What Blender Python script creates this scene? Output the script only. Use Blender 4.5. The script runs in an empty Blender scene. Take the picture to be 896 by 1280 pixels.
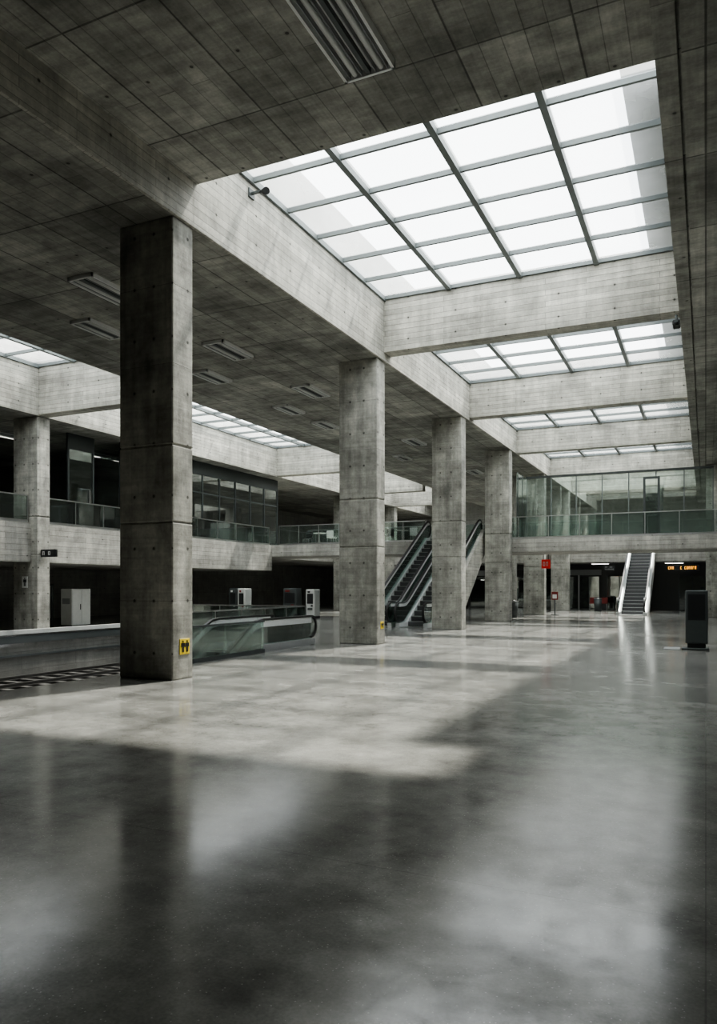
import bpy, bmesh, math, random
from mathutils import Vector, Matrix
random.seed(7)
scene = bpy.context.scene

# ------------------------------------------------------------------ materials
def newmat(name):
    m = bpy.data.materials.new(name); m.use_nodes = True
    nt = m.node_tree; nt.nodes.clear()
    return m, nt
def N(nt, t, **kw):
    n = nt.nodes.new(t)
    for k, v in kw.items(): setattr(n, k, v)
    return n
def L(nt, a, b): nt.links.new(a, b)
def M(nt, op, a, b=None, c=None):
    n = nt.nodes.new('ShaderNodeMath'); n.operation = op
    for i, v in enumerate((a, b, c)):
        if v is None: continue
        if isinstance(v, (int, float)): n.inputs[i].default_value = v
        else: nt.links.new(v, n.inputs[i])
    return n.outputs[0]
def mixf(nt, f, a, b):
    n = nt.nodes.new('ShaderNodeMix'); n.data_type = 'FLOAT'
    for s, v in ((n.inputs[0], f), (n.inputs[2], a), (n.inputs[3], b)):
        if isinstance(v, (int, float)): s.default_value = v
        else: nt.links.new(v, s)
    return n.outputs[0]
def mixc(nt, f, a, b, bt='MIX'):
    n = nt.nodes.new('ShaderNodeMix'); n.data_type = 'RGBA'; n.blend_type = bt
    for s, v in ((n.inputs[0], f), (n.inputs[6], a), (n.inputs[7], b)):
        if isinstance(v, (int, float)): s.default_value = v
        elif isinstance(v, tuple): s.default_value = (*v, 1) if len(v) == 3 else v
        else: nt.links.new(v, s)
    return n.outputs[2]

def concrete(name, base=(0.34, 0.335, 0.305), bw=3.0, bh=0.16, var=0.25, holes=(1.2, 0.9), hole_r=0.022,
             swap=False, panel=None, groove=0.007, rough=0.75, stain=0.5, streakiness=0.7):
    m, nt = newmat(name)
    out = N(nt, 'ShaderNodeOutputMaterial'); bs = N(nt, 'ShaderNodeBsdfPrincipled')
    L(nt, bs.outputs[0], out.inputs[0])
    geo = N(nt, 'ShaderNodeNewGeometry')
    sp = N(nt, 'ShaderNodeSeparateXYZ'); L(nt, geo.outputs['Position'], sp.inputs[0])
    sn = N(nt, 'ShaderNodeSeparateXYZ'); L(nt, geo.outputs['True Normal'], sn.inputs[0])
    ax = M(nt, 'GREATER_THAN', M(nt, 'ABSOLUTE', sn.outputs[0]), 0.6)
    az = M(nt, 'GREATER_THAN', M(nt, 'ABSOLUTE', sn.outputs[2]), 0.6)
    X, Y, Z = sp.outputs
    u = mixf(nt, ax, X, Y)
    v = Z
    if swap:
        u = mixf(nt, az, u, Y); v = mixf(nt, az, v, X)
    else:
        v = mixf(nt, az, v, Y)
    uv = N(nt, 'ShaderNodeCombineXYZ'); L(nt, u, uv.inputs[0]); L(nt, v, uv.inputs[1])
    br = N(nt, 'ShaderNodeTexBrick'); L(nt, uv.outputs[0], br.inputs['Vector'])
    br.offset = 0.37; br.inputs['Scale'].default_value = 1
    br.inputs['Brick Width'].default_value = bw; br.inputs['Row Height'].default_value = bh
    br.inputs['Mortar Size'].default_value = groove; br.inputs['Mortar Smooth'].default_value = 0.2
    br.inputs['Color1'].default_value = (1 - var,) * 3 + (1,)
    br.inputs['Color2'].default_value = (1 + var,) * 3 + (1,)
    br.inputs['Mortar'].default_value = (0.6, 0.6, 0.6, 1)
    def noise(scale, detail, rough=0.6, vec=None, sc=(1, 1, 1)):
        mp = N(nt, 'ShaderNodeMapping'); mp.inputs['Scale'].default_value = sc
        L(nt, vec or geo.outputs['Position'], mp.inputs[0])
        n = N(nt, 'ShaderNodeTexNoise'); n.inputs['Scale'].default_value = scale
        n.inputs['Detail'].default_value = detail; n.inputs['Roughness'].default_value = rough
        L(nt, mp.outputs[0], n.inputs['Vector'])
        return n.outputs[0]
    big = noise(0.55, 6, 0.65)
    mid = noise(2.0, 7, 0.72)
    streak = noise(1.0, 5, 0.6, uv.outputs[0], (0.6, 14, 1))
    drip = noise(1.0, 5, 0.65, uv.outputs[0], (4.5, 0.4, 1))
    fine = noise(22, 4, 0.6)
    f1 = M(nt, 'MULTIPLY_ADD', M(nt, 'SUBTRACT', big, 0.5), 1.9 * stain, 1.0)
    f1 = M(nt, 'MULTIPLY', f1, M(nt, 'MULTIPLY_ADD', M(nt, 'SUBTRACT', mid, 0.5), 1.6 * stain, 1.0))
    f2 = M(nt, 'MULTIPLY_ADD', M(nt, 'SUBTRACT', streak, 0.5), streakiness, 1.0)
    f3 = M(nt, 'MULTIPLY_ADD', M(nt, 'SUBTRACT', drip, 0.5), 1.2 * stain, 1.0)
    f4 = M(nt, 'MULTIPLY_ADD', M(nt, 'SUBTRACT', fine, 0.5), 0.35, 1.0)
    f = M(nt, 'MULTIPLY', M(nt, 'MULTIPLY', f1, f2), M(nt, 'MULTIPLY', f3, f4))
    bumpv = M(nt, 'MULTIPLY_ADD', br.outputs['Fac'], -1.0, 1.0)
    if panel:
        b2 = N(nt, 'ShaderNodeTexBrick'); L(nt, uv.outputs[0], b2.inputs['Vector'])
        b2.offset = 0.0; b2.inputs['Scale'].default_value = 1
        b2.inputs['Brick Width'].default_value = panel[0]; b2.inputs['Row Height'].default_value = panel[1]
        b2.inputs['Mortar Size'].default_value = 0.016
        b2.inputs['Color1'].default_value = (.8, .8, .8, 1); b2.inputs['Color2'].default_value = (1.25, 1.25, 1.25, 1)
        b2.inputs['Mortar'].default_value = (.5, .5, .5, 1)
        pc = N(nt, 'ShaderNodeSeparateColor'); L(nt, b2.outputs['Color'], pc.inputs[0])
        f = M(nt, 'MULTIPLY', f, pc.outputs[0]); bumpv = M(nt, 'MINIMUM', bumpv, M(nt, 'SUBTRACT', 1.0, b2.outputs['Fac']))
    if holes:
        fu = M(nt, 'SUBTRACT', M(nt, 'FRACT', M(nt, 'DIVIDE', u, holes[0])), 0.5)
        fv = M(nt, 'SUBTRACT', M(nt, 'FRACT', M(nt, 'DIVIDE', v, holes[1])), 0.5)
        fu = M(nt, 'MULTIPLY', fu, holes[0]); fv = M(nt, 'MULTIPLY', fv, holes[1])
        dd = M(nt, 'SQRT', M(nt, 'ADD', M(nt, 'MULTIPLY', fu, fu), M(nt, 'MULTIPLY', fv, fv)))
        hole = M(nt, 'LESS_THAN', dd, hole_r)
        halo = M(nt, 'LESS_THAN', dd, hole_r * 1.7)
        f = M(nt, 'MULTIPLY', f, M(nt, 'MULTIPLY_ADD', hole, -0.7, 1.0))
        f = M(nt, 'MULTIPLY', f, M(nt, 'MULTIPLY_ADD', halo, -0.15, 1.0))
        bumpv = M(nt, 'SUBTRACT', bumpv, hole)
    col = mixc(nt, 1.0, base, br.outputs['Color'], 'MULTIPLY')
    fc = N(nt, 'ShaderNodeCombineColor')
    for i in range(3): L(nt, f, fc.inputs[i])
    col = mixc(nt, 1.0, col, fc.outputs[0], 'MULTIPLY')
    L(nt, col, bs.inputs['Base Color'])
    bs.inputs['Roughness'].default_value = rough
    bh_ = M(nt, 'ADD', M(nt, 'MULTIPLY', bumpv, 1.0), M(nt, 'MULTIPLY', M(nt, 'ADD', streak, fine), 0.4))
    bp = N(nt, 'ShaderNodeBump'); bp.inputs['Strength'].default_value = 0.6; bp.inputs['Distance'].default_value = 0.014
    L(nt, bh_, bp.inputs['Height']); L(nt, bp.outputs[0], bs.inputs['Normal'])
    return m

def simple(name, col, rough=0.5, metal=0.0, emit=None, es=0.0, nscale=8, nvar=0.12):
    m, nt = newmat(name)
    out = N(nt, 'ShaderNodeOutputMaterial'); bs = N(nt, 'ShaderNodeBsdfPrincipled')
    L(nt, bs.outputs[0], out.inputs[0])
    tc = N(nt, 'ShaderNodeNewGeometry')
    n = N(nt, 'ShaderNodeTexNoise'); n.inputs['Scale'].default_value = nscale; n.inputs['Detail'].default_value = 4
    L(nt, tc.outputs['Position'], n.inputs['Vector'])
    c = mixc(nt, n.outputs[0], tuple(x * (1 - nvar) for x in col), tuple(min(1, x * (1 + nvar)) for x in col))
    L(nt, c, bs.inputs['Base Color'])
    r = M(nt, 'MULTIPLY_ADD', n.outputs[0], 0.15, max(0.02, rough - 0.07)); L(nt, r, bs.inputs['Roughness'])
    bs.inputs['Metallic'].default_value = metal
    if emit:
        bs.inputs['Emission Color'].default_value = (*emit, 1); bs.inputs['Emission Strength'].default_value = es
    return m

def thin_glass(name, tint=(0.75, 0.86, 0.82), refl=0.12, rough=0.02, haze=0.0):
    m, nt = newmat(name)
    out = N(nt, 'ShaderNodeOutputMaterial')
    tr = N(nt, 'ShaderNodeBsdfTransparent'); tr.inputs[0].default_value = (*tint, 1)
    gl = N(nt, 'ShaderNodeBsdfGlossy'); gl.inputs['Roughness'].default_value = rough
    gl.inputs[0].default_value = (0.92, 0.97, 0.95, 1)
    df = N(nt, 'ShaderNodeBsdfDiffuse'); df.inputs[0].default_value = (0.5, 0.55, 0.53, 1)
    m0 = N(nt, 'ShaderNodeMixShader'); m0.inputs[0].default_value = haze; L(nt, tr.outputs[0], m0.inputs[1]); L(nt, df.outputs[0], m0.inputs[2])
    lw = N(nt, 'ShaderNodeLayerWeight'); lw.inputs[0].default_value = 0.3
    f = M(nt, 'MULTIPLY_ADD', lw.outputs['Fresnel'], 0.8, refl)
    f = M(nt, 'MINIMUM', f, 1.0)
    mx = N(nt, 'ShaderNodeMixShader'); L(nt, f, mx.inputs[0]); L(nt, m0.outputs[0], mx.inputs[1]); L(nt, gl.outputs[0], mx.inputs[2])
    L(nt, mx.outputs[0], out.inputs[0])
    return m

def skylight_glass(name):
    m, nt = newmat(name)
    out = N(nt, 'ShaderNodeOutputMaterial')
    geo = N(nt, 'ShaderNodeNewGeometry')
    n = N(nt, 'ShaderNodeTexNoise'); n.inputs['Scale'].default_value = 0.8; n.inputs['Detail'].default_value = 5
    L(nt, geo.outputs['Position'], n.inputs['Vector'])
    tr = N(nt, 'ShaderNodeBsdfTransparent'); tr.inputs[0].default_value = (0.9, 0.93, 0.93, 1)
    tl = N(nt, 'ShaderNodeBsdfTranslucent'); tl.inputs[0].default_value = (0.85, 0.88, 0.88, 1)
    mx = N(nt, 'ShaderNodeMixShader')
    L(nt, M(nt, 'MULTIPLY_ADD', n.outputs[0], 0.24, 0.14), mx.inputs[0])
    L(nt, tr.outputs[0], mx.inputs[1]); L(nt, tl.outputs[0], mx.inputs[2])
    L(nt, mx.outputs[0], out.inputs[0])
    return m

def floor_mat():
    m, nt = newmat('polished_concrete_floor')
    out = N(nt, 'ShaderNodeOutputMaterial'); bs = N(nt, 'ShaderNodeBsdfPrincipled')
    L(nt, bs.outputs[0], out.inputs[0])
    geo = N(nt, 'ShaderNodeNewGeometry'); P = geo.outputs['Position']
    def noise(s, d, r=0.6):
        n = N(nt, 'ShaderNodeTexNoise'); n.inputs['Scale'].default_value = s; n.inputs['Detail'].default_value = d
        n.inputs['Roughness'].default_value = r; L(nt, P, n.inputs['Vector']); return n.outputs[0]
    big = noise(0.35, 7, 0.65); mid = noise(2.2, 8, 0.75); fine = noise(60, 3); mot = noise(5.0, 8, 0.8)
    vo = N(nt, 'ShaderNodeTexVoronoi'); vo.inputs['Scale'].default_value = 42; L(nt, P, vo.inputs['Vector'])
    vc = N(nt, 'ShaderNodeSeparateColor'); L(nt, vo.outputs['Color'], vc.inputs[0])
    speck = M(nt, 'MULTIPLY', M(nt, 'LESS_THAN', vo.outputs['Distance'], 0.16), M(nt, 'GREATER_THAN', vc.outputs[0], 0.6))
    f = M(nt, 'MULTIPLY', M(nt, 'MULTIPLY_ADD', M(nt, 'SUBTRACT', big, .5), 1.5, 1.0), M(nt, 'MULTIPLY_ADD', M(nt, 'SUBTRACT', mid, .5), 1.9, 1.0))
    f = M(nt, 'MULTIPLY', f, M(nt, 'MULTIPLY_ADD', M(nt, 'SUBTRACT', fine, .5), 0.6, 1.0))
    br = N(nt, 'ShaderNodeTexBrick'); L(nt, P, br.inputs['Vector']); br.offset = 0.0
    br.inputs['Scale'].default_value = 1; br.inputs['Brick Width'].default_value = 7.8; br.inputs['Row Height'].default_value = 3.95
    br.inputs['Mortar Size'].default_value = 0.004
    f = M(nt, 'MULTIPLY', f, M(nt, 'MULTIPLY_ADD', br.outputs['Fac'], -0.25, 1.0))
    f = M(nt, 'MULTIPLY_ADD', speck, 0.8, f)
    fc = N(nt, 'ShaderNodeCombineColor')
    for i in range(3): L(nt, f, fc.inputs[i])
    col = mixc(nt, 1.0, (0.235, 0.234, 0.22), fc.outputs[0], 'MULTIPLY')
    L(nt, col, bs.inputs['Base Color'])
    r = M(nt, 'MULTIPLY_ADD', mid, 0.2, -0.005); r = M(nt, 'MULTIPLY_ADD', big, 0.14, r)
    L(nt, r, bs.inputs['Roughness'])
    bs.inputs['IOR'].default_value = 1.6
    # worn / polished patches change how strongly the sealed surface reflects
    sl = M(nt, 'MULTIPLY_ADD', M(nt, 'SUBTRACT', mot, .5), 1.6, 0.5)
    sl = M(nt, 'MULTIPLY_ADD', M(nt, 'SUBTRACT', mid, .5), 1.2, sl)
    sl = M(nt, 'MINIMUM', M(nt, 'MAXIMUM', sl, 0.15), 0.95); L(nt, sl, bs.inputs['Specular IOR Level'])
    bp = N(nt, 'ShaderNodeBump'); bp.inputs['Strength'].default_value = 0.06; bp.inputs['Distance'].default_value = 0.01
    L(nt, mid, bp.inputs['Height']); L(nt, bp.outputs[0], bs.inputs['Normal'])
    return m

C_CEIL = concrete('concrete_ceiling', base=(0.28, 0.277, 0.25), bw=2.4, bh=0.3, var=0.14, swap=True, panel=(2.4, 1.5), holes=(2.4, 0.75), hole_r=0.026, stain=1.1, streakiness=0.6)
C_BEAM = concrete('concrete_board_formed', base=(0.43, 0.42, 0.375), bw=2.7, bh=0.145, var=0.16, holes=(1.35, 0.58), hole_r=0.024, stain=0.75)
C_COL = concrete('concrete_column_cast', base=(0.33, 0.325, 0.292), bw=40, bh=1.35, var=0.08, holes=(0.42, 0.9), hole_r=0.026, stain=1.2, groove=0.005)
C_WALL = concrete('concrete_wall_cast', base=(0.3, 0.3, 0.28), bw=2.4, bh=1.2, var=0.1, holes=(1.2, 0.6), hole_r=0.022)
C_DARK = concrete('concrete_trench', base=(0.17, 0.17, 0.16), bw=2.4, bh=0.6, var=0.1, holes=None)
C_BAND = concrete('concrete_band_cast', base=(0.37, 0.362, 0.33), bw=3.6, bh=0.19, var=0.12, holes=(1.8, 0.76), stain=0.8)
FLOOR = floor_mat()
METAL_D = simple('dark_grey_painted_metal', (0.07, 0.08, 0.08), 0.45, 0.3)
FRAME = simple('skylight_frame_paint', (0.17, 0.19, 0.19), 0.5, 0.2)
STEEL = simple('brushed_steel', (0.55, 0.56, 0.56), 0.3, 1.0)
RUBBER = simple('black_rubber', (0.02, 0.02, 0.02), 0.45)
BLACK = simple('black_paint', (0.015, 0.016, 0.017), 0.35)
WHITE = simple('white_paint', (0.66, 0.67, 0.65), 0.45)
GREYP = simple('grey_paint', (0.3, 0.31, 0.31), 0.5)
LGREY = simple('light_grey_paint', (0.46, 0.47, 0.46), 0.5)
YELLOW = simple('yellow_sign_paint', (0.8, 0.6, 0.05), 0.5)
RED = simple('red_sign', (0.6, 0.03, 0.02), 0.5, emit=(1, 0.05, 0.03), es=0.15)
REDS = simple('red_seat_plastic', (0.16, 0.015, 0.012), 0.5)
ORANGE = simple('orange_led', (0.8, 0.3, 0.02), 0.5, emit=(1, 0.45, 0.05), es=2.0)
LAMPW = simple('diffuser_white', (0.8, 0.81, 0.8), 0.35)
LAMPON = simple('lit_tube', (0.8, 0.8, 0.8), 0.5, emit=(1, 0.96, 0.88), es=6.0)
STEP = simple('escalator_step_metal', (0.12, 0.12, 0.125), 0.5, 0.4)
GRAVEL = simple('track_ballast', (0.05, 0.048, 0.045), 0.9, nscale=30, nvar=0.5)
RUST = simple('rail_steel', (0.07, 0.068, 0.065), 0.5, 0.5)
WOODD = simple('dark_sleeper', (0.055, 0.053, 0.05), 0.9)
GLASS = thin_glass('balustrade_glass', (0.86, 0.92, 0.90), 0.13, haze=0.03)
GLASSC = thin_glass('clear_guard_glass', (0.88, 0.95, 0.93), 0.05)
GLASSE = thin_glass('escalator_glass', (0.74, 0.86, 0.83), 0.16, haze=0.06)
GLASSD = thin_glass('shopfront_glass', (0.7, 0.76, 0.74), 0.3, haze=0.05)
SKYG = skylight_glass('skylight_glazing')
PANELW = simple('escalator_white_panel', (0.6, 0.62, 0.62), 0.3, 0.1)
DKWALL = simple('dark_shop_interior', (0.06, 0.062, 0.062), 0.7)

# ------------------------------------------------------------------ builder
class B:
    def __init__(s): s.bm = bmesh.new(); s.mats = []
    def mi(s, m):
        if m not in s.mats: s.mats.append(m)
        return s.mats.index(m)
    def box(s, x0, x1, y0, y1, z0, z1, m, bev=0.0, seg=1):
        if x1 < x0: x0, x1 = x1, x0
        if y1 < y0: y0, y1 = y1, y0
        if z1 < z0: z0, z1 = z1, z0
        vs = [s.bm.verts.new(p) for p in ((x0, y0, z0), (x1, y0, z0), (x1, y1, z0), (x0, y1, z0), (x0, y0, z1), (x1, y0, z1), (x1, y1, z1), (x0, y1, z1))]
        fs = [s.bm.faces.new([vs[i] for i in f]) for f in ((3, 2, 1, 0), (4, 5, 6, 7), (0, 1, 5, 4), (1, 2, 6, 5), (2, 3, 7, 6), (3, 0, 4, 7))]
        k = s.mi(m)
        for f in fs: f.material_index = k
        if bev > 0:
            es = list({e for f in fs for e in f.edges})
            r = bmesh.ops.bevel(s.bm, geom=es, offset=bev, segments=seg, affect='EDGES', profile=0.5)
            for f in r['faces']: f.material_index = k
    def prism(s, poly, axis, a0, a1, m):
        def P(p, a):
            if axis == 'x': return (a, p[0], p[1])
            if axis == 'y': return (p[0], a, p[1])
            return (p[0], p[1], a)
        A = [s.bm.verts.new(P(p, a0)) for p in poly]; Bv = [s.bm.verts.new(P(p, a1)) for p in poly]
        k = s.mi(m); n = len(poly); fs = [s.bm.faces.new(A), s.bm.faces.new(Bv[::-1])]
        for i in range(n):
            j = (i + 1) % n; fs.append(s.bm.faces.new((A[j], A[i], Bv[i], Bv[j])))
        for f in fs: f.material_index = k
        bmesh.ops.recalc_face_normals(s.bm, faces=fs)
    def cyl(s, p0, p1, r, m, n=10, r2=None):
        p0 = Vector(p0); p1 = Vector(p1); d = (p1 - p0)
        q = d.to_track_quat('Z', 'Y'); r2 = r if r2 is None else r2
        A = []; Bv = []
        for i in range(n):
            a = 2 * math.pi * i / n; c = Vector((math.cos(a), math.sin(a), 0))
            A.append(s.bm.verts.new(p0 + q @ (c * r))); Bv.append(s.bm.verts.new(p1 + q @ (c * r2)))
        k = s.mi(m); fs = [s.bm.faces.new(A[::-1]), s.bm.faces.new(Bv)]
        for i in range(n):
            j = (i + 1) % n; f = s.bm.faces.new((A[i], A[j], Bv[j], Bv[i])); f.smooth = True; fs.append(f)
        for f in fs: f.material_index = k
    def sweep_yz(s, path, x, wx, wt, m):
        k = s.mi(m); rings = []
        n = len(path)
        for i, (y, z) in enumerate(path):
            a = path[max(0, i - 1)]; b = path[min(n - 1, i + 1)]
            t = Vector((b[0] - a[0], b[1] - a[1])); t.normalize(); nn = Vector((-t.y, t.x)) * wt / 2
            rings.append([s.bm.verts.new(p) for p in ((x - wx / 2, y - nn.x, z - nn.y), (x + wx / 2, y - nn.x, z - nn.y), (x + wx / 2, y + nn.x, z + nn.y), (x - wx / 2, y + nn.x, z + nn.y))])
        fs = []
        for i in range(n - 1):
            for j in range(4):
                fs.append(s.bm.faces.new((rings[i][j], rings[i][(j + 1) % 4], rings[i + 1][(j + 1) % 4], rings[i + 1][j])))
        fs.append(s.bm.faces.new(rings[0])); fs.append(s.bm.faces.new(rings[-1]))
        for f in fs: f.material_index = k
        bmesh.ops.recalc_face_normals(s.bm, faces=fs)
    def done(s, name):
        me = bpy.data.meshes.new(name)
        xs = [v.co for v in s.bm.verts]
        c = Vector(((min(v.x for v in xs) + max(v.x for v in xs)) / 2, (min(v.y for v in xs) + max(v.y for v in xs)) / 2, min(v.z for v in xs)))
        for v in s.bm.verts: v.co -= c
        s.bm.to_mesh(me); s.bm.free()
        for m in s.mats: me.materials.append(m)
        ob = bpy.data.objects.new(name, me); ob.location = c
        scene.collection.objects.link(ob)
        return ob

# ------------------------------------------------------------------ layout numbers
XR = -8.21; XE = -0.5                 # main skylight strip
XA = -15.9; XB = -21.0                # second skylight strip
YN = 10.9                             # near edge of the skylights
YB = [19.06, 26.95, 34.45, 42.7, 51.0]
YM = [19.4, 27.8, 35.7, 44.2, 52.0]   # main beams
ZMT = [9.66, 9.38, 9.1, 9.06, 9.05, 9.05]   # glazing level per bay
ZMB = [8.12, 8.0, 7.92, 7.92, 7.92]
YLB = [19.06, 35.0, 44.2, 52.0]       # left beams
ZLT = [9.25, 9.1, 9.05, 9.05, 9.05]
YEND = 62.0; YBACK = -6.0; XL = -30.0; XRW = 6.0
ZC = 7.9; ZH = 8.69; ZL = 7.5; ZU = 9.8
ZM = 3.82                             # mezzanine level
XF = -9.76                            # hall floor edge
XP = -20.9                            # far platform edge

# floor
b = B()
b.box(XF, XRW, YBACK, YEND, -0.4, 0, FLOOR)
b.box(-13.2, XF, 18.3, YEND, -0.4, 0, FLOOR)
b.box(XP, -13.2, 24.0, YEND, -0.4, 0, FLOOR)
b.box(XL, XP, YBACK, YEND, -0.4, 0, FLOOR)
b.done('floor')
b = B(); t0 = YBACK + .02
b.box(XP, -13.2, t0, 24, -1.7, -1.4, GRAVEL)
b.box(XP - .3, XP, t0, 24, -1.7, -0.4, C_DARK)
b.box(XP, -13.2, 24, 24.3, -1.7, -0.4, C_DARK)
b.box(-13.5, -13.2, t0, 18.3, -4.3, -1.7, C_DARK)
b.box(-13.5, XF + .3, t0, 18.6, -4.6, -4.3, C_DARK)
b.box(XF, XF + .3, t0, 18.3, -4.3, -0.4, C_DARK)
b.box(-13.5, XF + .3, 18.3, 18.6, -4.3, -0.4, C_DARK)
b.done('track_trench')
b = B()
b.box(XP - .08, XP + .1, YBACK + .1, 23.9, 0.0, 0.14, LGREY)
b.box(XP + .01, XP + .08, YBACK + .1, 23.9, -0.3, -0.06, METAL_D)
b.box(XP + .005, XP + .05, YBACK + .1, 23.9, -0.75, -0.68, METAL_D)
b.done('platform_edge_coping')
b = B()
for xr in (-19.6, -18.15, -16.4, -14.95):
    b.box(xr - 0.035, xr + 0.035, YBACK + .1, 23.8, -1.24, -1.20, RUST); b.box(xr - 0.012, xr + 0.012, YBACK + .1, 23.8, -1.3, -1.24, RUST)
    b.box(xr - 0.07, xr + 0.07, YBACK + .1, 23.8, -1.32, -1.29, RUST)
for xc in (-18.87, -15.67):
    y = YBACK + 0.3
    while y < 23.6:
        b.box(xc - 1.2, xc + 1.2, y, y + 0.24, -1.4, -1.31, WOODD); y += 0.65
b.done('railway_track')

def wall(name, *a):
    b = B(); b.box(*a, C_WALL); b.done(name)
wall('wall_left', XL - 0.3, XL, YBACK, YEND, -0.4, ZU)
wall('wall_right', XRW, XRW + 0.3, YBACK, YEND, -0.4, ZU)
wall('wall_back', XL - 0.3, XRW + 0.3, YEND, YEND + 0.3, -0.4, ZU)
wall('wall_front', XL - 0.3, XRW + 0.3, YBACK - 0.3, YBACK, -4.6, ZU)

# ceiling (deep concrete slabs around the openings)
b = B()
b.box(XA, XR, YBACK, YEND, ZC, ZU, C_CEIL)
b.box(XE, XRW, YBACK, YEND, ZC, ZU, C_CEIL)
b.box(XL, XB, YBACK, YEND, ZL, ZU, C_CEIL)
b.box(XR, XE, YBACK, YN, ZH, ZU, C_CEIL)
b.box(XR, XE, 58.5, YEND, ZH, ZU, C_CEIL)
b.box(XB, XA, YBACK, YN, ZH, ZU, C_CEIL)
b.box(XB, XA, 58.5, YEND, ZH, ZU, C_CEIL)
b.done('ceiling')
def trim(i, *a):
    b = B(); b.box(*a, C_BEAM, bev=0.008); b.done('trim_%d' % i)
trim(1, XR, XR + 0.06, YBACK + 0.01, 58.5, ZC, ZU - .06)
trim(2, XB, XB + 0.06, YN, 58.5, ZL, ZU - 0.06)
trim(3, XE - 0.05, XE, YN, 58.5, ZC, ZU - 0.06)
trim(4, XA - 0.05, XA, YN, 58.5, ZC, ZU - 0.06)
b = B(); b.box(XE - 0.05, XE + 0.20, YBACK + .01, YEND - .01, ZC - 0.05, ZC, C_CEIL); b.box(XE + 0.24, XE + 0.9, YBACK + .01, YEND - .01, ZC - 0.05, ZC, C_CEIL); b.done('trim_5')
for i, y in enumerate(YM):
    b = B(); b.box(XR + 0.06, XE - 0.05, y, y + 0.5, ZMB[i], ZU - .06, C_BEAM, bev=0.012); b.done('concrete_beam')
for i, y in enumerate(YLB):
    b = B(); b.box(XB + 0.06, XA - 0.05, y, y + 0.5, ZL + 0.03, ZU - .06, C_BEAM, bev=0.012); b.done('concrete_beam')

def column(x0, x1, y0, y1, zt):
    b = B(); g = 0.010
    zs = [0, 2.7, 4.02, zt]
    for i in range(3):
        b.box(x0, x1, y0, y1, zs[i] + (g if i else 0), zs[i + 1] - (g if i < 2 else 0), C_COL, bev=0.018)
        if i: b.box(x0 + .02, x1 - .02, y0 + .02, y1 - .02, zs[i] - g * 1.5, zs[i] + g * 1.5, C_COL)
    return b.done('concrete_column')
column(XR - 1.16, XR, 10.3, 10.86, ZC)
for y in YB: column(XR - 1.16, XR, y, y + 0.56, ZC)
for y in [10.3, 19.06, 44.2, 52]: column(XB - 1.16, XB, y, y + 0.56, ZL)
column(0.0, 1.16, 42.7, 43.3, ZC - 0.05)
column(0.6, 1.76, 26.95, 27.5, ZC - 0.05)
column(0.6, 1.76, 10.3, 10.86, ZC - 0.05)

wi = 0
def skylight(x0, x1, y0, y1, zt, nx, pitch):
    global wi; wi += 1
    b = B()
    for i in range(nx + 1):
        x = x0 + (x1 - x0) * i / nx
        b.box(x - 0.06, x + 0.06, y0, y1, zt - 0.1, zt + 0.08, FRAME)
    y = y1 - .03
    while y > y0 + .3:
        b.box(x0, x1, y - 0.03, y + 0.03, zt - 0.07, zt + 0.04, FRAME); y -= pitch
    b.box(x0, x1, y0, y0 + .06, zt - 0.08, zt + 0.05, FRAME)
    k = b.mi(SKYG)
    vs = [b.bm.verts.new(p) for p in ((x0, y0, zt + .02), (x1, y0, zt + .02), (x1, y1, zt + .02), (x0, y1, zt + .02))]
    f = b.bm.faces.new(vs); f.material_index = k
    b.done('window_%d' % wi)
ys = [YN] + YM + [58.5]
for i in range(len(ys) - 1):
    skylight(XR + 0.06, XE - 0.05, ys[i] + (0.5 if i else 0), ys[i + 1], ZMT[i] - .02, 4, 1.34)
ys = [YN] + YLB + [58.5]
for i in range(len(ys) - 1):
    skylight(XB + 0.06, XA - 0.05, ys[i] + (0.5 if i else 0), ys[i + 1], ZLT[i] - .02, 3, 1.34)

b = B(); b.box(XR - 0.8, XR - 0.05, YN, 58.5, ZU, ZU + 1.1, C_WALL); b.done('roof_parapet')
b = B()  # invented slab on stubs, added to grey the right edge of the glazing
b.box(XE - 0.8, XE + 0.6, YN + 2.0, 58.5, ZU + 0.35, ZU + 0.45, C_WALL)
y = YN + 2.5
while y < 58: b.box(XE + 0.1, XE + 0.3, y, y + 0.2, ZU, ZU + 0.35, C_WALL); y += 4
b.done('added_roof_slab')

# ------------------------------------------------------------------ mezzanine and bridge
ZB = 2.45
b = B()
b.box(XL, XB - 1.2, YBACK, 35.1, ZB, ZM, C_BAND)
for ya, yb_ in ((YBACK, 10.3), (10.86, 19.06), (19.62, 35.1)):
    b.box(XB - 1.2, XB - 0.3, ya, yb_, ZB, ZM, C_BAND)
b.done('mezzanine_floor')
b = B()
b.box(XL, XRW, 35.1, 38.6, ZM - 0.62, ZM, C_BAND, bev=0.01)
b.box(XL, XB - 1.2, 38.6, 52, ZM - 0.62, ZM, C_BAND)
b.box(XB + .01, XRW, 52, YEND, ZM - 0.62, ZM, C_BAND)
b.box(XL, XB - 1.17, 52, YEND, ZM - 0.62, ZM, C_BAND)
b.done('bridge_floor')

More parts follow.
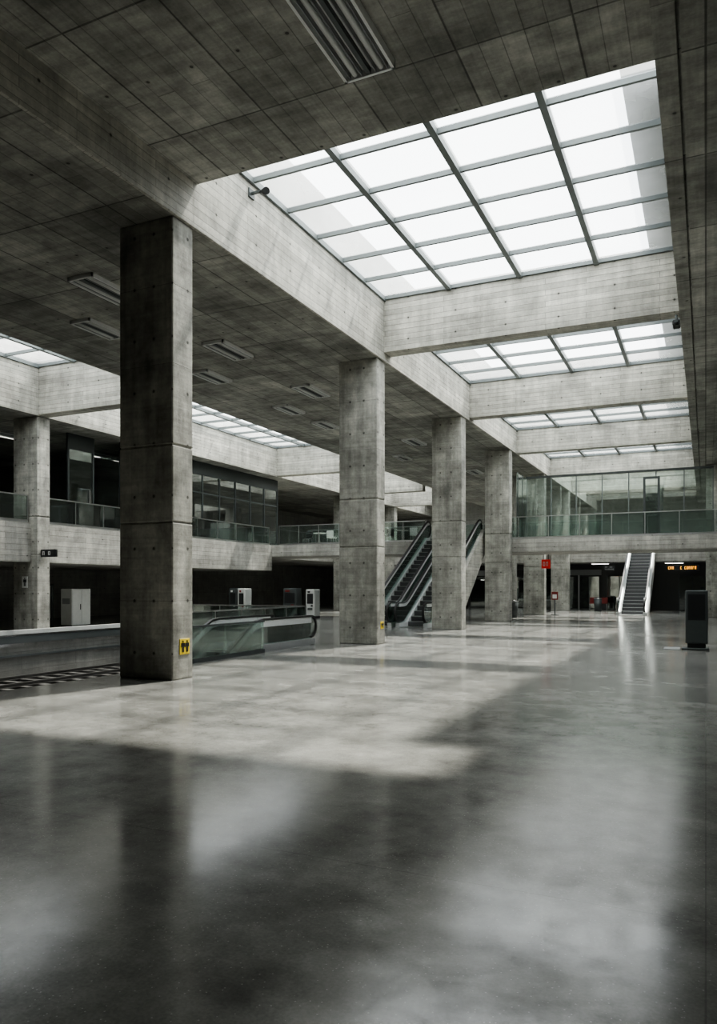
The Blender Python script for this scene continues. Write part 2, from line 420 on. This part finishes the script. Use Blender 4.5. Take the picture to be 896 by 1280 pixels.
def balustrade(ax, a0, a1, c, zb, h, n, glass=GLASS, frameless=False):
    b = B()
    def bx(u0, u1, v0, v1, z0, z1, m, bev=0):
        if ax == 'x': b.box(u0, u1, v0, v1, z0, z1, m, bev)
        else: b.box(v0, v1, u0, u1, z0, z1, m, bev)
    st = (a1 - a0) / n
    g = 0.008 if frameless else 0.02
    for i in range(n):
        bx(a0 + i * st + g, a0 + (i + 1) * st - g, c - 0.008, c + 0.008, zb + 0.05, zb + h - 0.03, glass)
    bx(a0, a1, c - 0.035, c + 0.035, zb, zb + 0.09, METAL_D if frameless else STEEL)
    bx(a0, a1, c - 0.028, c + 0.028, zb + h - 0.04, zb + h, METAL_D if frameless else STEEL)
    if not frameless:
        for i in range(n + 1):
            u = a0 + i * st
            bx(u - 0.015, u + 0.015, c - 0.02, c + 0.02, zb, zb + h - 0.03, STEEL)
    return b.done('glass_balustrade')
for ya, yb_ in ((-5.5, 10.2), (10.96, 18.96), (19.72, 26.9), (27.0, 34.9)):
    balustrade('y', ya, yb_, XB - 0.36, ZM, 0.95, max(2, int((yb_ - ya) / 1.4)))
balustrade('x', -20.9, -12.55, 35.2, ZM, 1.05, 7)
balustrade('x', -9.35, 5.9, 35.2, ZM, 1.05, 11)
balustrade('x', -20.9, -4.6, 38.5, ZM, 1.05, 11)
balustrade('x', -2.8, 5.9, 52.15, ZM, 1.05, 6)
balustrade('x', -8.1, -4.7, 52.15, ZM, 1.05, 3)
b = B()
for i in range(8):
    x = -8.1 + i * 1.2
    b.box(x - 0.025, x + 0.025, 37.6, 37.66, ZM, 7.0, FRAME)
    if i < 7: b.box(x + 0.03, x + 1.17, 37.62, 37.64, ZM + .06, 6.95, GLASS)
b.box(-8.13, 0.33, 37.59, 37.69, 6.95, 7.05, METAL_D)
b.box(-8.13, 0.33, 37.59, 37.69, ZM, ZM + 0.06, METAL_D)
for yy in (35.6, 36.6):
    b.box(-8.13, -8.07, yy, yy + 0.04, ZM, 7.0, METAL_D)
b.box(-8.11, -8.09, 35.4, 37.6, ZM + 0.05, 6.95, GLASSD)
b.done('glass_partition')
b = B()
b.box(-2.55, -2.45, 36.0, 36.1, ZM, 6.4, METAL_D); b.box(-1.95, -1.85, 36.0, 36.1, ZM, 6.4, METAL_D)
b.box(-2.55, -1.85, 36.0, 36.1, 6.4, 6.5, METAL_D); b.box(-2.45, -1.95, 36.04, 36.06, ZM + .02, 6.4, GLASSD)
b.done('door_1')

# glazed shopfront on the mezzanine
b = B()
y0, y1 = 24.0, 36.4; n = 9; st = (y1 - y0) / n; xs_ = XB - 0.78
for i in range(n + 1):
    y = y0 + i * st; b.box(xs_ - 0.05, xs_ + 0.05, y - 0.035, y + 0.035, ZM, 6.95, METAL_D)
    if i < n: b.box(xs_ - 0.01, xs_ + 0.01, y + 0.035, y + st - 0.035, ZM + .06, 6.9, GLASSD)
b.box(xs_ - 0.06, xs_ + 0.06, y0, y1, 6.9, ZL - .005, METAL_D)
b.box(xs_ - 0.06, xs_ + 0.06, y0, y1, ZM, ZM + 0.1, METAL_D)
b.box(xs_ - 0.03, xs_ + 0.03, y0, y1, ZM + 2.2, ZM + 2.26, METAL_D)
b.box(XL + 1, xs_, y1 - 0.03, y1 + 0.03, ZM, 6.95, GLASSD)
b.box(XL + 1, xs_, y0 - 0.03, y0 + 0.03, ZM, 6.95, GLASSD)
b.done('glass_shopfront')
b = B()
b.box(XB - 1.28, XB - 1.2, 21.6, 21.68, ZM, 6.9, METAL_D); b.box(XB - 1.28, XB - 1.2, 22.9, 22.98, ZM, 6.9, METAL_D)
b.box(XB - 1.28, XB - 1.2, 21.6, 22.98, 6.9, ZL - .005, METAL_D); b.box(XB - 1.25, XB - 1.23, 21.68, 22.9, ZM, 6.9, GLASS)
b.box(XB - 1.2, XB - 1.17, 22.7, 22.74, ZM + .8, ZM + 1.6, STEEL)
b.done('door_2')

def cabinet(x, y, z, w, d, h, m, m2=METAL_D, name='display_cabinet'):
    b = B()
    b.box(x, x + w, y, y + d, z, z + 0.08, m2); b.box(x, x + w, y, y + d, z + 0.08, z + h, m, bev=0.015)
    b.box(x + w, x + w + 0.02, y + 0.06, y + d - 0.06, z + h * 0.15, z + h * 0.92, m2)
    b.box(x + w + .02, x + w + 0.05, y + d - 0.14, y + d - 0.1, z + h * 0.45, z + h * 0.6, STEEL)
    b.box(x - 0.01, x + w + 0.01, y - 0.01, y + d + 0.01, z + h, z + h + 0.03, m)
    b.done(name)
for i, (y, h) in enumerate(((25.2, 1.9), (27.6, 1.2), (29.5, 2.1), (31.8, 1.1), (33.0, 1.8))):
    cabinet(-24.5 - (i % 2), y, ZM, 0.7, 0.9, h, WHITE if i % 2 else GREYP)
cabinet(-17.0, 36.9, ZM, 0.9, 0.7, 1.5, WHITE); cabinet(-11.9, 37.2, ZM, 0.6, 0.6, 1.7, GREYP)
def table(x, y, z):
    b = B(); b.cyl((x, y, z), (x, y, z + .03), .25, METAL_D, 16); b.cyl((x, y, z + .03), (x, y, z + .72), .03, STEEL); b.cyl((x, y, z + .72), (x, y, z + .75), .36, WHITE, 20)
    b.done('cafe_table')
def chair(x, y, z, m, f=1):
    b = B()
    for dx in (-.19, .19):
        for dy in (-.19, .19): b.cyl((x + dx, y + dy, z), (x + dx * .9, y + dy * .9, z + .44), .013, STEEL, 6)
    b.box(x - .22, x + .22, y - .22, y + .22, z + .44, z + .48, m, bev=.015)
    b.box(x - .21, x + .21, y + f * .2 - .015, y + f * .2 + .015, z + .48, z + .86, m, bev=.01)
    b.done('chair')
for x in (-19.5, -14.6):
    table(x, 37.2, ZM); chair(x - .7, 37.1, ZM, BLACK); chair(x + .7, 37.3, ZM, WHITE, -1)

# ------------------------------------------------------------------ escalators
def escalator(x0, x1, y0, z0, rise, lowl, topl, panel, hr=0.9, truss=True, side=None, line=STEEL, lw=.06, deck=STEEL):
    b = B(); T = math.tan(math.radians(30)); Lh = rise / T
    r = (hr - 0.2) / 2
    def arc(cx, cz, a0, a1, n=10):
        return [(cx + r * math.cos(a0 + (a1 - a0) * i / n), cz + r * math.sin(a0 + (a1 - a0) * i / n)) for i in range(n + 1)]
    top = arc(-lowl, hr - r, -math.pi / 2, -3 * math.pi / 2)
    top += [(-.3, hr), (0, hr + .04), (.3, hr + .173)] + [(Lh - .3, rise + hr - .173), (Lh, rise + hr - .04), (Lh + .3, rise + hr)]
    top += arc(Lh + topl, rise + hr - r, math.pi / 2, -math.pi / 2)
    W = lambda p: (y0 + p[0], z0 + p[1])
    hp = [W(p) for p in top]
    sk = [(-lowl, .14), (-.1, .14), (.1, .2), (Lh - .1, rise + .08), (Lh + .1, rise + .14), (Lh + topl, rise + .14)]
    poly = [W(p) for p in sk] + hp[::-1]
    dz = .03 + lw / 2
    inner = [W((p[0], p[1] - dz)) for p in ([(-lowl, hr), (-.3, hr), (0, hr + .04), (.3, hr + .173), (Lh - .3, rise + hr - .173), (Lh, rise + hr - .04), (Lh + .3, rise + hr), (Lh + topl, rise + hr)])]
    for x in (x0, x1):
        b.prism(poly, 'x', x - .012, x + .012, panel)
        b.sweep_yz(hp, x, .085, .05, RUBBER)
        b.sweep_yz(inner, x, .06, lw, line)
        dk = [W(p) for p in [(-lowl - .1, 0), (0.05, 0), (Lh, rise - .02), (Lh + topl + .1, rise - .02), (Lh + topl + .1, rise + .16), (Lh - .05, rise + .16), (-.05, .18), (-lowl - .1, .16)]]
        b.prism(dk, 'x', x - .09, x + .09, deck)
    if truss:
        und = .75
        tp = [W(p) for p in [(-.6, 0.0), (0.05, 0.0), (Lh, rise - .02), (Lh + topl, rise - .02), (Lh + topl, rise - .3), (Lh + .1, rise - und + .05), (1.35, 0.0)]]
        b.prism(tp, 'x', x0 - .11, x1 + .11, side or METAL_D)
    n = int(rise / 0.2)
    for i in range(n):
        zz = z0 + i * rise / n; yy = y0 + i * Lh / n
        b.box(x0 + .1, x1 - .1, yy, yy + Lh / n + .02, zz, zz + rise / n, STEP)
        b.box(x0 + .1, x1 - .1, yy - .002, yy + .02, zz + rise / n - .02, zz + rise / n + .002, LGREY)
    b.box(x0 + .08, x1 - .08, y0 - lowl - .3, y0, z0 + .0, z0 + .02, STEEL)
    b.box(x0 + .08, x1 - .08, y0 + Lh, y0 + Lh + topl + .2, z0 + rise - .0, z0 + rise + .02, STEEL)
    return b.done('escalator')
Lr = 4.0 / math.tan(math.radians(30))
escalator(-11.3, -9.98, 15.7 - Lr, -4.0, 4.0, 0.9, 2.8, GLASSE, hr=0.78, truss=False, line=PANELW, lw=.16, deck=GREYP)
escalator(-10.95, -9.8, 28.35, 0.0, ZM, 0.8, 0.1, GLASSE, hr=0.95, side=C_WALL, line=PANELW, deck=PANELW, lw=.12)
escalator(-12.4, -11.3, 28.35, 0.0, ZM, 0.8, 0.1, GLASSE, hr=0.95, side=C_WALL, line=PANELW, deck=PANELW, lw=.12)
escalator(-4.45, -3.05, 45.2, 0.0, ZM, 0.9, 0.1, GLASSE, hr=0.95, side=GREYP, line=PANELW, deck=PANELW, lw=.12)
b = B(); Lx = ZM / math.tan(math.radians(30))
b.prism([(28.9, 0), (28.9, .55), (28.35 + Lx, ZM + .5), (35.08, ZM + .5), (35.08, ZM - .6), (30.9, 0)], 'x', -9.66, -9.5, C_BEAM); b.done('escalator_parapet')

balustrade('y', 10.95, 15.6, XF + .06, 0.0, 0.78, 3, GLASSC, True)
balustrade('y', 17.0, 23.9, -13.1, 0.0, 0.9, 5)
balustrade('x', -20.7, -13.2, 24.1, 0.0, 0.9, 6)

# ------------------------------------------------------------------ luminaires
def luminaire(xc, y0, y1, z, w=0.74, on=False, h=.13):
    b = B(); x0 = xc - w / 2; x1 = xc + w / 2
    b.box(x0, x0 + .04, y0, y1, z - h, z, LAMPW); b.box(x1 - .04, x1, y0, y1, z - h, z, LAMPW)
    b.box(x0, x1, y0, y0 + .04, z - h, z, LAMPW); b.box(x0, x1, y1 - .04, y1, z - h, z, LAMPW)
    b.box(x0 + .04, x1 - .04, y0 + .04, y1 - .04, z - .03, z, LAMPW)
    b.box(xc - .03, xc + .03, y0 + .04, y1 - .04, z - h + .01, z - .03, METAL_D)
    for dx in (-.19, .19):
        dx *= w / .74
        b.cyl((xc + dx, y0 + .06, z - h * .6), (xc + dx, y1 - .06, z - h * .6), .04 if not on else .025, LAMPON if on else WHITE, 8)
        for s in (-.085, .085): b.box(xc + dx + s - .006, xc + dx + s + .006, y0 + .04, y1 - .04, z - h + .01, z - .03, GREYP)
    b.done('ceiling_luminaire')
luminaire(-4.17, 6.6, 9.44, ZH, h=.12)
for y in (7.2, 11.5, 16.0, 20.6, 25.2, 30.0, 34.6, 39.4): luminaire(-11.5, y, y + 1.5, ZC, 0.66, h=.08)
for y in (9.0, 13.4, 18.0, 22.6, 25.4, 33.6): luminaire(-13.4, y, y + 1.3, ZC, 0.6, h=.08)
for y in (19.9, 25.0, 28.0, 31.5): luminaire(-24.6, y, y + 1.4, ZL, 0.3, True)  # lit fittings added to brighten the dim mezzanine interior

# ------------------------------------------------------------------ signs & small things
def person_icon(b, face, c, u, z, s, m, off):
    def bx(u0, u1, z0, z1):
        if face == 'x': b.box(c, c + off, u + u0 * s, u + u1 * s, z + z0 * s, z + z1 * s, m)
        else: b.box(u + u0 * s, u + u1 * s, c - off, c, z + z0 * s, z + z1 * s, m)
    bx(-.08, .08, .34, .48); bx(-.16, .16, 0.0, .3); bx(-.13, -.02, -.45, 0); bx(.02, .13, -.45, 0); bx(-.24, -.18, -.05, .28); bx(.18, .24, -.05, .28)
def wsign(y, z, s):
    b = B(); X0 = XR
    b.box(X0, X0 + .012, y - s / 2, y + s / 2, z - s / 2, z + s / 2, YELLOW, bev=.003)
    person_icon(b, 'x', X0 + .012, y - s * .2, z, s * .8, BLACK, .004); person_icon(b, 'x', X0 + .012, y + s * .22, z, s * .8, BLACK, .004)
    b.done('warning_sign')
wsign(10.62, 0.56, 0.27); wsign(19.4, 0.52, 0.2)
b = B(); b.box(-21.72, -21.44, 19.045, 19.06, 1.55, 1.95, WHITE, bev=.003); person_icon(b, 'y', 19.045, -21.58, 1.75, .32, BLACK, .004); b.done('restroom_sign')
def glyphs(b, x0, x1, y, z0, z1, rows, n, m):
    h = (z1 - z0) / rows; w = (x1 - x0 - .12) / n
    rnd = random.Random(int(abs(x0 * 100)))
    for r in range(rows):
        for i in range(n):
            if rnd.random() < .22: continue
            xa = x0 + .06 + i * w; za = z0 + r * h + h * .25; zb_ = z0 + (r + 1) * h - h * .25
            b.box(xa + w * .1, xa + w * .3, y - .006, y, za, zb_, m)
            b.box(xa + w * .3, xa + w * .75, y - .006, y, zb_ - h * .1, zb_, m)
            if rnd.random() < .6: b.box(xa + w * .3, xa + w * .75, y - .006, y, za, za + h * .1, m)
            if rnd.random() < .6: b.box(xa + w * .6, xa + w * .78, y - .006, y, za, zb_, m)
def hang_sign(x0, x1, y, z0, z1, ztop, name, face=BLACK, glyph=WHITE, rows=1, n=8):
    b = B()
    b.box(x0, x1, y, y + .1, z0, z1, face, bev=.01)
    for x in (x0 + (x1 - x0) * .2, x0 + (x1 - x0) * .8): b.cyl((x, y + .05, z1 - .01), (x, y + .05, ztop), .015, METAL_D, 8)
    glyphs(b, x0, x1, y, z0, z1, rows, n, glyph)
    return b.done(name)
b = B(); b.box(XB, XB + .7, 19.2, 19.3, 2.62, 2.88, BLACK, bev=.01); glyphs(b, XB + .02, XB + .68, 19.2, 2.62, 2.88, 1, 4, WHITE); b.done('direction_sign')
hang_sign(-7.5, -7.08, 38.3, 2.5, 2.95, ZM - .62, 'exit_sign', RED, WHITE, 1, 2)
hang_sign(-2.25, -0.35, 52.02, 2.6, 2.95, ZM - .62, 'departure_board', BLACK, ORANGE, 1, 15)
hang_sign(-6.1, -5.4, 52.02, 2.65, 2.95, ZM - .62, 'direction_sign', BLACK, GREYP, 2, 6)
hang_sign(-14.9, -13.3, 38.0, 2.4, 2.75, ZM - .62, 'direction_sign', BLACK, WHITE, 1, 8)

b = B(); x, y = -0.22, 20.9
b.box(x - .34, x + .3, y - .25, y + .25, 0, .05, METAL_D, bev=.01)
b.box(x - .2, x + .22, y - .12, y + .12, .05, .16, BLACK)
b.box(x - .25, x + .27, y - .15, y + .15, .16, 1.5, METAL_D, bev=.025, seg=2)
b.box(x - .19, x + .21, y - .158, y - .15, .75, 1.4, BLACK); b.box(x - .12, x + .14, y - .156, y - .15, .45, .6, METAL_D)
b.done('information_kiosk')
b = B(); b.box(-0.98, -.6, 20.6, 21.3, 0, .02, GREYP, bev=.005); b.done('floor_mat')

def util_cabinet(x, y, w, d, h):
    b = B()
    b.box(x, x + w, y, y + d, 0, .06, METAL_D); b.box(x, x + w, y, y + d, .06, h, WHITE, bev=.02)
    b.box(x + w, x + w + .012, y + .04, y + d / 2 - .01, .1, h - .06, WHITE); b.box(x + w, x + w + .012, y + d / 2 + .01, y + d - .04, .1, h - .06, WHITE)
    b.box(x + w + .012, x + w + .03, y + d / 2 - .08, y + d / 2 - .05, h * .45, h * .6, METAL_D)
    b.box(x + .1, x + w - .1, y - .01, y, h * .6, h * .75, GREYP)
    b.done('utility_cabinet')
util_cabinet(-23.3, 22.3, .6, 1.0, 1.5)
b = B(); b.box(-24.2, -24.1, 22.6, 22.7, 0, 1.7, METAL_D); b.box(-24.2, -24.1, 21.4, 21.5, 0, 1.7, METAL_D); b.box(-24.2, -24.1, 21.4, 22.7, 1.62, 1.7, METAL_D); b.box(-24.16, -24.14, 21.5, 22.6, .3, 1.62, GREYP); b.done('notice_board')
def machine(x, y, w, d, h, m, acc):
    b = B()
    b.box(x, x + w, y, y + d, 0, .1, BLACK); b.box(x, x + w, y, y + d, .1, h, m, bev=.03)
    b.box(x + .08, x + w - .08, y - .01, y, h * .5, h * .85, BLACK); b.box(x + .12, x + w * .5, y - .02, y - .01, h * .88, h * .94, acc)
    b.box(x + .12, x + w - .12, y - .03, y, h * .28, h * .36, METAL_D); b.box(x + w * .6, x + w * .8, y - .02, y, h * .4, h * .46, acc)
    b.box(x - .02, x, y + .05, y + d - .05, .3, h - .2, m)
    b.done('ticket_machine')
machine(-20.3, 30.3, .42, .6, 1.5, LGREY, REDS); machine(-21.0, 30.6, .45, .5, 1.5, METAL_D, WHITE)
machine(-19.6, 33.4, .75, .6, 1.5, METAL_D, REDS); machine(-18.3, 33.4, .5, .6, 1.45, LGREY, BLACK)
b = B(); b.box(-22.9, -22.5, 27.0, 27.4, 0, ZB, C_COL, bev=.02); b.box(-22.95, -22.45, 26.95, 27.45, 0, .12, METAL_D); b.done('support_post')

b = B()
for i, x in enumerate((-20, -16.5, -13, -9.8)):
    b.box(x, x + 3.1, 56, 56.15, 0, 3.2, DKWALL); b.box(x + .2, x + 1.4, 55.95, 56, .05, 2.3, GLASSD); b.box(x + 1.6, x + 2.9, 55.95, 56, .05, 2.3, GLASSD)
    b.box(x, x + 3.1, 55.9, 56, 2.4, 2.8, GREYP if i % 2 else BLACK)
    b.box(x + 1.45, x + 1.55, 55.93, 56, 0, 2.4, STEEL)
b.done('shop_front')
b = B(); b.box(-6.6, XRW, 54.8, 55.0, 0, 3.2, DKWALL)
for x in (-6.2, -1.6, 0.4):
    b.box(x, x + 1.6, 54.74, 54.8, .02, 2.3, GLASSD); b.box(x - .06, x, 54.7, 54.8, 0, 2.36, METAL_D); b.box(x + 1.6, x + 1.66, 54.7, 54.8, 0, 2.36, METAL_D); b.box(x + .78, x + .82, 54.7, 54.8, 0, 2.36, METAL_D)
b.done('lobby_partition')
b = B(); b.box(-7.85, -7.5, 42.9, 43.0, .85, 1.3, REDS, bev=.005); b.box(-7.7, -7.64, 42.9, 43.0, 0, .85, METAL_D); b.box(-7.85, -7.5, 42.8, 43.1, 0, .03, METAL_D)
b.box(-7.79, -7.56, 42.89, 42.9, .92, 1.15, WHITE); b.done('poster_stand')
for x, y in ((-6.9, 52.6), (-6.2, 52.8)): chair(x, y, 0, REDS)
def bin_(x, y):
    b = B(); b.cyl((x, y, 0), (x, y, .8), .22, METAL_D, 18, .25); b.cyl((x, y, .8), (x, y, .84), .26, STEEL, 18); b.cyl((x, y, .84), (x, y, .9), .2, BLACK, 18, .1); b.done('litter_bin')
bin_(-6.3, 50.5); bin_(-9.0, 38.6)
b = B(); b.box(-10.9, -9.9, 42.7, 43.4, 0, 7.895, C_COL, bev=.02); b.box(-10.7, -10.1, 42.64, 42.7, 1.1, 2.0, METAL_D); b.done('support_post')
def strip(x0, x1, y, z):
    b = B(); b.box(x0, x1, y, y + .12, z - .05, z, WHITE); b.cyl((x0 + .05, y + .06, z - .065), (x1 - .05, y + .06, z - .065), .018, LAMPON, 8); b.done('fluorescent_strip')
for x in (-18, -14, -7.2, -2.5): strip(x, x + 1.2, 54, ZM - .62)
strip(-25, -23.8, 22, ZB); strip(-25.5, -24.3, 30, ZB); strip(-26, -24.8, 15, ZB)  # extra strips added to lift the dark area below the mezzanine
b = B(); b.cyl((-0.62, 19.0, 7.9), (-0.62, 19.0, 7.72), .03, METAL_D); b.box(-.7, -.54, 18.75, 19.1, 7.6, 7.72, BLACK, bev=.02); b.cyl((-.62, 18.75, 7.66), (-.62, 18.68, 7.66), .04, METAL_D); b.done('security_camera')
b = B(); b.box(XR + .06, XR + .3, 12.6, 12.65, 9.32, 9.36, METAL_D); b.cyl((XR + .3, 12.65, 9.33), (XR + .5, 12.5, 9.25), .05, BLACK, 12, .07); b.box(XR + .06, XR + .09, 12.53, 12.72, 9.25, 9.42, METAL_D); b.done('spotlight')

# ------------------------------------------------------------------ light
w = bpy.data.worlds.new('overcast_sky'); scene.world = w; w.use_nodes = True
bg = w.node_tree.nodes['Background']; bg.inputs[0].default_value = (0.93, 0.955, 0.975, 1); bg.inputs[1].default_value = 4.8
sd = bpy.data.lights.new('sun', 'SUN'); sd.energy = 12.0; sd.angle = math.radians(2.4); sd.color = (1, .95, .86)
so = bpy.data.objects.new('sun', sd); scene.collection.objects.link(so); so.location = (10, 30, 30)
so.rotation_euler = Vector((-0.15, -0.56, -1)).to_track_quat('-Z', 'Y').to_euler()

# ------------------------------------------------------------------ camera
cd = bpy.data.cameras.new('camera'); cam = bpy.data.objects.new('camera', cd); scene.collection.objects.link(cam)
cd.sensor_fit = 'VERTICAL'; cd.sensor_height = 36; cd.lens = 943 / 1280 * 36; cd.shift_y = 93 / 1280
cam.location = (0, 0, 1.6); cam.rotation_euler = (math.radians(90), 0, math.atan(434 / 943))
cd.clip_start = 0.05; cd.clip_end = 300
scene.camera = cam
scene.view_settings.view_transform = 'AgX'
scene.view_settings.look = 'AgX - Medium High Contrast'
